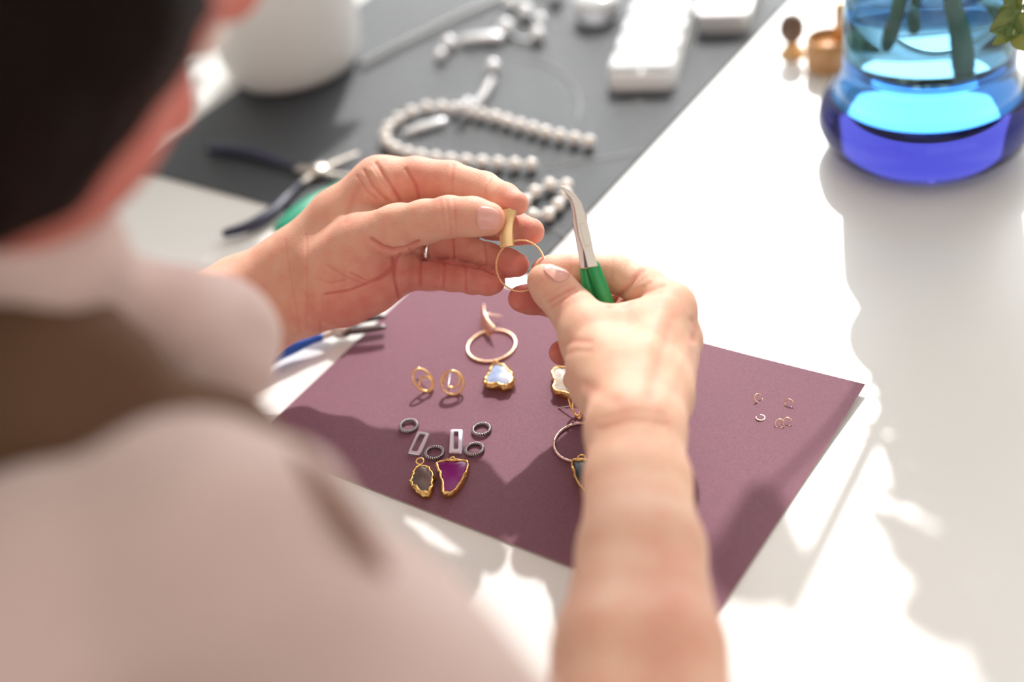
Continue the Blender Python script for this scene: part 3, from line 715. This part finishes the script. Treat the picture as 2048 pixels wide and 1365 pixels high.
pendant('stone_pendant', 'milky white and tan stone pendant with gold edge partly behind the right thumb', [(1106, 741), (1118, 735), (1150, 738), (1166, 758), (1158, 782), (1145, 787), (1124, 785), (1108, 777), (1110, 764), (1106, 752)], .0065, stone('white_agate', (.62, .62, .58), (.45, .29, .16), 70, .12), (1120, 733), .0016, .0008, 4)
pendant('stone_pendant', 'dark teal half moon stone pendant with a gold edge beside the forearm', [(1145, 922), (1162, 920), (1180, 922), (1206, 926), (1208, 950), (1198, 978), (1186, 992), (1176, 989), (1165, 977), (1155, 963), (1147, 941)], .0045, stone('teal_agate', (.004, .020, .035), (.008, .035, .055), 40, .35), (1163, 917), .0022, .0004, 5)
solo('hoop', tube(circ(W(1160, 885, PZ + .0009), (.0156, 0, 0), (0, .0166, 0), 72), .0009, 10, True), mat('copper_hoop', (.70, .50, .42), .3, 1, bump=(700, .0003)), 'copper coloured hoop on the card touching the dark teal pendant', 'hoop')
solo('gold_charm', join(sphere(W(1350, 853, .005), .0034, 14, 10, (1, .8, 1.1)), tube(circ(W(1348, 838, .0022), (.0016, 0, 0), (0, .0014, 0), 20), .0004, 6, True)), GOLDR, 'small gold charm peeking out right of the forearm', 'charm')

# dark rope rings
rbase = circ((0, 0, 0), (.0053, 0, 0), (0, .0053, 0), 140)
rme = newmesh('rope_ring', *rope(rbase, .00108, 13, 2, 8, True, .62), DARKS)
for (x, y, rz, lb) in ((817.5, 852, 0, 'dark twisted metal ring furthest left, above the tilted rectangular link'), (869, 906, 1, 'dark twisted metal ring between the two rectangular links, above the stones'),
                       (963, 859, 2, 'dark twisted metal ring furthest right, upper of the two beside the upright link'), (949, 899, 3, 'dark twisted metal ring right of the upright link, lower one')):
    o = link('rope_ring', rme, None, W(x, y, PZ + .0013)); o.rotation_euler = (.03, .03, rz); tag(o, lb, 'ring', 'dark rope rings')
def rect_link(out, hole, label, z=.0032):
    cn = np.mean([W(*p, PZ) for p in out], 0)
    def rr4(P, q):
        P = np.array(P); R = []
        for i in range(4):
            a, b, c = P[i - 1], P[i], P[(i + 1) % 4]
            for t in (0, .5, 1):
                p = b + (a - b) / np.linalg.norm(a - b) * q * (1 - t) ** 2 + (c - b) / np.linalg.norm(c - b) * q * t ** 2; R.append(p)
        return np.array(R)
    O = rr4([W(*p, z) for p in out], .0012); I = rr4([W(*p, z) for p in hole], .0008)
    mid = (O + I) / 2; loops = []
    Ob = O.copy(); Ob[:, 2] = PZ; Ib = I.copy(); Ib[:, 2] = PZ
    Ot = O * .85 + I * .15; It = O * .12 + I * .88; O2 = O.copy(); O2[:, 2] -= .0006; I2 = I.copy(); I2[:, 2] -= .0006
    loops = [Ob, O2, Ot, It, I2, Ib]; V = np.vstack(loops); n = len(O); Fc = []
    for k in range(6):
        for i in range(n): l = (i + 1) % n; Fc.append((k * n + i, k * n + l, ((k + 1) % 6) * n + l, ((k + 1) % 6) * n + i))
    solo('rectangular_link', (V, Fc), mat('polished_steel', (.82, .84, .90), .34, 1), label, 'link', 'rectangular metal links', False, cn)
rect_link([(835, 861.5), (859, 865.6), (839.5, 909.7), (815, 906.6)], [(839.5, 866.6), (850.8, 868.7), (834, 902.5), (823, 901.5)], 'tilted dark rectangular metal link with a slot, left one')
rect_link([(900, 858.5), (926, 858.5), (923.6, 906.6), (897, 905.6)], [(908, 862.6), (916.4, 862.6), (915.4, 897.4), (907.6, 897.4)], 'upright bright rectangular metal link with a slot, right one')
# jump rings
for (x, y, a0, tilt, lb) in ((1517, 797, .6, .8, 'small gold jump ring upper left of the five, nearly closed'), (1578, 808, -.6, .9, 'small gold jump ring upper right of the five, leaning open'),
                             (1521, 836, 2.2, .1, 'small gold jump ring lower left of the five, lying flat'), (1559, 848, -.4, .7, 'small gold jump ring at the bottom, left of the touching pair'),
                             (1574, 845, -.4, .7, 'small gold jump ring at the bottom, right of the touching pair')):
    R = .0026; uu = np.array([math.cos(a0), math.sin(a0), 0]); vv = np.array([-math.sin(a0) * math.cos(tilt), math.cos(a0) * math.cos(tilt), math.sin(tilt)])
    c = W(x, y, PZ + .0004 + R * math.sin(tilt) * .9)
    solo('jump_ring', tube(circ(c, uu * R, vv * R, 28, .5, 5.6), .00042, 8), ROSE, lb, 'jump ring', 'five loose jump rings')

# ------------------------------------------------------------------ things on the mat
def resample(P, step):
    P = np.asarray(P, float); s = np.concatenate([[0], np.cumsum(np.linalg.norm(np.diff(P, axis=0), axis=1))]); q = np.arange(0, s[-1] + 1e-9, step)
    return np.stack([np.interp(q, s, P[:, k]) for k in range(3)], 1)
pme = newmesh('pearl', *sphere((0, 0, 0), .0052, 20, 12), PEARL); sme = newmesh('spacer_bead', *sphere((0, 0, 0), .0022, 10, 6), CRYST)
def necklace(label, px, step=.0138):
    P = cat_spline([W(x, y, MZ + .0054) for x, y in px], 6); Q = resample(P, step); r = thing('pearl_necklace', label, 'necklace', Q[0] * [1, 1, 0] + [0, 0, MZ])
    for i, p in enumerate(Q):
        o = link('pearl', pme, r, p - np.array(r.location))
        if i: link('spacer_bead', sme, r, (p + Q[i - 1]) / 2 - np.array(r.location))
    part('thread', tube(Q, .0004, 6, caps=True), WIRE, r); return r
nk = necklace('long pearl necklace laid in a loop across the grey mat', [(1178, 283), (1140, 275), (1100, 267), (1062, 256), (1020, 244), (985, 233), (950, 226), (915, 218), (880, 214), (845, 216), (810, 230), (783, 248), (770, 270), (776, 288), (800, 301), (830, 309), (870, 316), (920, 321), (960, 324), (1000, 327), (1040, 329), (1075, 330)])
necklace('short pearl strand folded in a zigzag behind the finger tips', [(1036, 424), (1056, 396), (1078, 379), (1105, 369), (1134, 372), (1130, 394), (1112, 414), (1092, 432), (1072, 428), (1052, 440)])
rc = thing('rhinestone_chain', 'short sparkling rhinestone chain running up from the pearl necklace', 'chain', W(940, 200, MZ))
Q = resample(cat_spline([W(x, y, MZ + .0115) for x, y in ((925, 215), (945, 196), (962, 178), (974, 158), (984, 140))], 5), .0085)
for i, p in enumerate(Q):
    p = p.copy(); p[2] = MZ + (.0125 if i < 2 else .004); part('crystal', sphere(p, .0040, 10, 7), CRYST, rc)
part('crystal_drop', sphere(W(986, 133, MZ + .006), .0062, 14, 9), CRYST, rc)
solo('silver_bar', tube([W(812, 263, MZ + .004), W(845, 252, MZ + .0045), W(884, 242, MZ + .004)], [.0028, .0048, .0040], 12, flat=((0, 0, 1), .6)), CRYST, 'silver bar clasp lying inside the necklace loop', 'clasp')
br = thing('silver_bracelet', 'bunched silver bracelet with shiny balls at the top of the mat', 'bracelet', W(1000, 60, MZ))
for (x, y, r_) in ((881, 110, .0055), (898, 86, .0065), (1012, 53, .0072), (1050, 22, .0075), (1038, -8, .0075), (1076, 68, .0068), (1112, -12, .0085), (1020, 8, .006), (1080, 40, .006)):
    part('silver_ball', sphere(W(x, y, MZ + r_), r_, 16, 10), CRYST, br)
part('bar_link', tube([W(930, 79, MZ + .005), W(960, 75, MZ + .0055), (W(996, 74, MZ + .005))], .0058, 12, flat=((0, 0, 1), .7)), CRYST, br)
part('wire', tube(cat_spline([W(x, y, MZ + .003) for x, y in ((881, 110), (900, 88), (960, 78), (1012, 56), (1030, 74), (1055, 80), (1076, 68), (1072, 40), (1050, 22), (1038, -8), (1080, -14), (1112, -12))], 6), .0016, 8), SILVER, br)
solo('needle_tube', tube([W(727, 128, MZ + .0032), W(820, 80, MZ + .003), W(920, 32, MZ + .003), W(1020, -14, MZ + .003)], [.0034, .0026, .0026, .0026], 12), mat('frosted_plastic', (.55, .57, .58), .35, Transmission_Weight=.4), 'thin translucent needle with a round end lying across the mat', 'needle')
for pts, lb in ((((1085, 335), (1160, 322), (1230, 312), (1290, 300)), 'loose end of clear nylon thread running right from the necklace'), (((1030, 110), (1090, 125), (1140, 160), (1160, 200), (1155, 240)), 'arc of clear nylon thread on the mat between necklace and bead box'), (((1090, 455), (1120, 465), (1145, 480)), 'short clear thread end below the zigzag pearl strand')):
    solo('nylon_thread', tube(cat_spline([W(x, y, MZ + .0008) for x, y in pts], 6), .0004, 6), WIRE, lb, 'thread')
# white pot
pf = W(548, 203, MZ); pc = pf + np.array([0.012, .066, 0]); 
pp = thing('pot_with_added_plant', 'round white ceramic pot at the top left of the mat, with an added unseen plant that shades the desk', 'plant', pc)
part('pot', lathe([(.0001, 0), (.052, 0), (.059, .003), (.063, .010), (.066, .03), (.072, .09), (.077, .15), (.078, .155), (.075, .157), (.073, .15), (.068, .09), (.060, .02), (.0001, .018)], pc, 96), POT, pp)
part('soil', lathe([(.0001, .132), (.04, .133), (.0705, .130), (.0705, .122), (.0001, .12)], pc, 48), mat('soil', (.05, .03, .02), .9), pp)
def leafmesh(base, d, nrm, L, Wd, curl=.15):
    d = d / np.linalg.norm(d); nrm = nrm - d * (nrm @ d); nrm /= np.linalg.norm(nrm); s = np.cross(d, nrm); V = []; Fc = []; n = 8
    for i in range(n + 1):
        t = i / n; wv = Wd * math.sin(PI * t ** .8) ** .8 * .5 + .0003
        c = base + d * L * t - nrm * L * curl * t * t
        V += [c + s * wv + nrm * wv * .25, c, c - s * wv + nrm * wv * .25]
    for i in range(n):
        for j in range(2): a = i * 3 + j; Fc.append((a, a + 1, a + 4, a + 3))
    V = V + [v_ - nrm * .0004 for v_ in map(np.array, V)]; N = (n + 1) * 3
    Fc += [tuple(N + q for q in f[::-1]) for f in Fc]
    return V, Fc
rs = np.random.RandomState(11)
for k in range(14):  # unseen plant, added to cast shade on the desk beside the pot
    e = np.array([-.48 + .026 * (k % 9), 1.22 + .16 * rs.rand() + (.17 if k > 8 or k < 3 else 0), .24 + .06 * rs.rand()]); sp_ = cat_spline([pc + [rs.normal() * .01, rs.normal() * .01, .12], pc * .6 + e * .4 + [0, 0, .16], e], 5)
    part('stem', tube(sp_, .0022, 6), STEM, pp)
    for q in range(9):
        b = sp_[4 + q % 6 if q > 4 else -1] + rs.normal(size=3) * [.03, .03, .012]; b[2] = max(b[2], .19); a = rs.rand() * 2 * PI
        part('leaf', leafmesh(b, np.array([math.cos(a), math.sin(a), .15]), np.array([0, -.3, 1.]) + rs.normal(size=3) * .2, .085, .052), LEAF, pp)
# bead boxes
bc = (W(1222, 172, MZ) + W(1345, 188, MZ)) / 2; dirv = W(1400, 0, MZ) - W(1345, 188, MZ); dirv /= np.linalg.norm(dirv); ang = math.atan2(dirv[1], dirv[0]) - PI / 2
wid = np.linalg.norm(W(1345, 188, MZ) - W(1222, 172, MZ)); Lb = .30; cb = bc + dirv * Lb / 2
bb = thing('bead_box', 'long white compartment box for beads on the mat edge', 'box', cb)
part('tray', rbox((cb[0], cb[1], MZ), wid, Lb, .014, ang, .008), WHITEP, bb, False)
side = np.array([math.cos(ang), math.sin(ang), 0])
for i in range(9):
    for s in (-1, 1):
        q = bc + dirv * (.018 + .0325 * i) + side * s * wid * .25
        l = part('lid', rbox((q[0], q[1], MZ + .0141), wid * .46, .029, .006, ang, .005), CLEARP, bb, False)
q = W(1190, 50, MZ) + np.array([.004, .018, 0])
solo('bead_jar', lathe([(.0001, 0), (.018, 0), (.0195, .002), (.0195, .010), (.021, .010), (.021, .018), (.019, .020), (.0001, .020)], q, 32), CLEARP, 'small white round jar at the top edge, left of the bead box', 'jar')
q = (W(1448, 66, MZ)) + np.array([.012, .05, 0])
b2 = thing('bead_box', 'clear plastic box behind the long white compartment box', 'box', q)
part('tray', rbox((q[0], q[1], MZ), .046, .10, .014, -.25, .008), CLEARP, b2, False); part('lid', rbox((q[0], q[1], MZ + .0141), .048, .103, .004, -.25, .008), WHITEP, b2, False)
# small things on the desk right
q = W(1588, 118) + np.array([0, .008, 0])
fg = thing('brown_charm', 'small brown stone on a gold foot standing alone near the vase', 'charm', q)
part('stone', sphere(q + [0, 0, .024], .0125, 16, 10, (.9, .8, 1.1)), mat('brown_bead', (.16, .10, .07), .2), fg)
part('foot', lathe([(.0001, 0), (.012, 0), (.010, .004), (.005, .010), (.006, .016), (.0001, .016)], q, 20), BRUSH, fg)
q = W(1662, 150) + np.array([0, .014, 0])
aj = thing('amber_jar', 'small amber glass jar with gold findings beside the blue vase', 'jar', q)
part('glass', lathe([(.0001, 0), (.016, 0), (.018, .003), (.018, .026), (.0165, .028), (.0165, .004), (.0001, .003)], q, 32), mat('amber_glass', (.85, .48, .20), .15, Transmission_Weight=.35), aj)
part('filling', lathe([(.0001, .0035), (.015, .0045), (.015, .018), (.008, .021), (.0001, .022)], q, 24), mat('orange_beads', (.70, .30, .08), .3), aj)
part('stopper', tube([q + [.010, .006, .020], q + [.013, .010, .046]], [.0035, .006], 12), BRUSH, aj)

# ------------------------------------------------------------------ blue vase with stems
vc = np.array([.227, .872, 0])
vs = thing('vase', 'blue glass vase with a bulging cobalt base holding green stems', 'vase', vc)
BG = glass('sky_blue_glass', (.46, .68, .80), .0, 1.33, 22, (.30, .68, .98)); DB = glass('cobalt_glass', (.29, .31, .33), .03, 1.35, 24, (.30, .31, .80))
part('base_bulge', lathe([(.0001, .0005), (.050, .0005), (.062, .003), (.0735, .013), (.078, .026), (.0755, .038), (.068, .0478), (.0001, .0478)], vc, 96), DB, vs)
part('glass_wall', lathe([(.0001, .0485), (.067, .0485), (.0615, .058), (.0598, .068), (.0600, .080), (.0595, .10), (.0585, .122), (.053, .134), (.047, .142), (.047, .150), (.053, .165), (.056, .172), (.0545, .172), (.0515, .165), (.0455, .150), (.0455, .142), (.051, .133), (.0565, .121), (.0575, .10), (.058, .082), (.057, .074), (.052, .0705), (.0001, .0705)], vc, 96), BG, vs)
wt = solo('water', lathe([(.0001, .0712), (.0515, .0712), (.0563, .076), (.0573, .083), (.0570, .10), (.0562, .112), (.0001, .112)], vc, 64), glass('water', (.80, .93, 1.0), 0, 1.33), 'clear water filling the lower part of the vase', 'water')

# stems: px/py of lower and upper visible ends; each stands inside the vase
bq = 0
tops = []
for (x0, y0, x1, y1, zz, r_, dy, lb) in ((1790, 82, 1800, 0, .086, .0048, -.010, 'short cut green stem at the left inside the vase'), (1833, 78, 1829, 12, .092, .0036, .004, 'thin pointed green stem beside the leftmost one in the vase'),
                                   (1908, 160, 1905, 0, .064, .0062, -.012, 'thickest green stem standing in the middle of the vase'), (1971, 155, 1962, 0, .064, .0050, .000, 'long green stem at the right inside the vase')):
    a = W(x0, y0, zz); k = a[1]
    a = CAM + (ray(x0, y0)) * ((vc[1] + dy) / ray(x0, y0)[1]); b = CAM + (ray(x1, y1)) * ((vc[1] + dy) / ray(x1, y1)[1])
    a[2] = max(a[2], .074); e = b + (b - a) * .3; e2 = np.array([vc[0] + (b[0] - vc[0]) * .5, vc[1] + dy, .155]); t3 = vc + np.array([(b[0] - vc[0]) * 3.0 - .02, dy * 5 + .02, .30]); tops.append(t3)
    solo('flower_stem', tube(cat_spline([a, b, e2, t3], 6), r_, 10), STEM, lb, 'stem', 'cut stems in the blue vase', base=a)
def leafmesh(base, d, nrm, L, Wd, curl=.15):
    d = d / np.linalg.norm(d); nrm = nrm - d * (nrm @ d); nrm /= np.linalg.norm(nrm); s = np.cross(d, nrm); V = []; Fc = []; n = 8
    for i in range(n + 1):
        t = i / n; wv = Wd * math.sin(PI * t ** .8) ** .8 * .5 + .0003
        c = base + d * L * t - nrm * L * curl * t * t
        V += [c + s * wv + nrm * wv * .25, c, c - s * wv + nrm * wv * .25]
    for i in range(n):
        for j in range(2): a = i * 3 + j; Fc.append((a, a + 1, a + 4, a + 3))
    V = V + [v_ - nrm * .0004 for v_ in map(np.array, V)]; N = (n + 1) * 3
    Fc += [tuple(N + q for q in f[::-1]) for f in Fc]
    return V, Fc
sp = thing('leafy_sprig', 'sprig of green leaves hanging beside the vase at the right edge', 'sprig', D(2060, -20, .86))
st0 = [D(2100, -60, .865), D(2060, -5, .86), D(2036, 30, .858), D(2026, 70, .856)]
part('stem', tube(cat_spline(st0, 5), .0011, 8), STEM, sp)
for (bx, by, tx, ty, L, Wd) in ((2034, 28, 1983, 62, .021, .014), (2030, 55, 1978, 68, .017, .006), (2030, 62, 1985, 88, .018, .008), (2035, 20, 2020, -20, .020, .012), (2030, 65, 2050, 95, .015, .011), (2040, 25, 2062, 60, .020, .014), (2045, 5, 1995, 30, .018, .013), (2055, -5, 2080, 30, .02, .013), (2040, 40, 2010, 88, .017, .010)):
    b = D(bx, by, .857); t = D(tx, ty, .852); part('leaf', leafmesh(b, t - b, vd(bx, by) + np.random.normal(size=3) * .25, L, Wd), LEAF, sp)
rs = np.random.RandomState(7)
RB = ((.135, .925, .335, .030), (.245, .912, .288, .040), (.325, .860, .315, .036), (.285, .955, .385, .038), (.262, .868, .345, .038))
RL = ['pale rose bloom above the vase, leftmost', 'pale rose bloom above the vase, lowest one in the middle', 'pale rose bloom above the vase, rightmost', 'pale rose bloom above the vase, highest at the back', 'pale rose bloom above the vase, at the front over the leaves']
for i, (x, y, z, r_) in enumerate(RB):
    c = np.array([x, y, z]); f = thing('rose', RL[i], 'flower', c - [0, 0, r_], 'roses above the vase')
    part('bud', sphere(c - [0, 0, r_ * .25], r_ * .62, 14, 9), PETAL, f)
    for k in range(16):
        a = k * 2.4; rr_ = r_ * (.3 + .75 * k / 15); V = []; Fc = []
        for p in range(5):
            for q_ in range(5):
                s_ = a + (p - 2) * .42; t = q_ / 4; V.append(c + [math.cos(s_) * rr_ * (.35 + .65 * t), math.sin(s_) * rr_ * (.35 + .65 * t), -r_ + r_ * 1.7 * t - .5 * r_ * (k / 15) * t * t])
        for p in range(4):
            for q_ in range(4): b = p * 5 + q_; Fc.append((b, b + 1, b + 6, b + 5))
        part('petal', (V, Fc), PETAL, f)
    part('stem', tube(cat_spline([c - [0, 0, r_], c * .5 + (vc + [0, 0, .15]) * .5 - [0, 0, .01], vc + [(.008 * (i - 2)), .004 * (i % 2), .135]], 5), .0018, 8), STEM, f)
gr = thing('greenery', 'dense leafy greenery spreading above the right side of the vase', 'foliage', vc + [0, 0, .16])
for k in range(170):
    a = rs.rand() * 2 * PI; q = .085 * math.sqrt(rs.rand()); b = np.array([.300, .87, .215]) + np.array([math.cos(a) * q * 1.0, math.sin(a) * q * .6, rs.rand() * .10]); d = np.array([math.cos(a), math.sin(a), rs.normal() * .3])
    if b[1] < .82: b[1] += .05
    part('leaf', leafmesh(b, d, np.array([0, -.4, 1.]) + rs.normal(size=3) * .3, .048, .036), LEAF, gr)
for k in range(7): part('stem', tube([vc + [math.cos(k) * .012, math.sin(k) * .012, .14], vc + [math.cos(k) * .03, math.sin(k) * .02, .22], vc + [.03 + math.cos(k) * .06, math.sin(k) * .04, .29]], .0014, 6), STEM, gr)
bpy.context.view_layer.update()
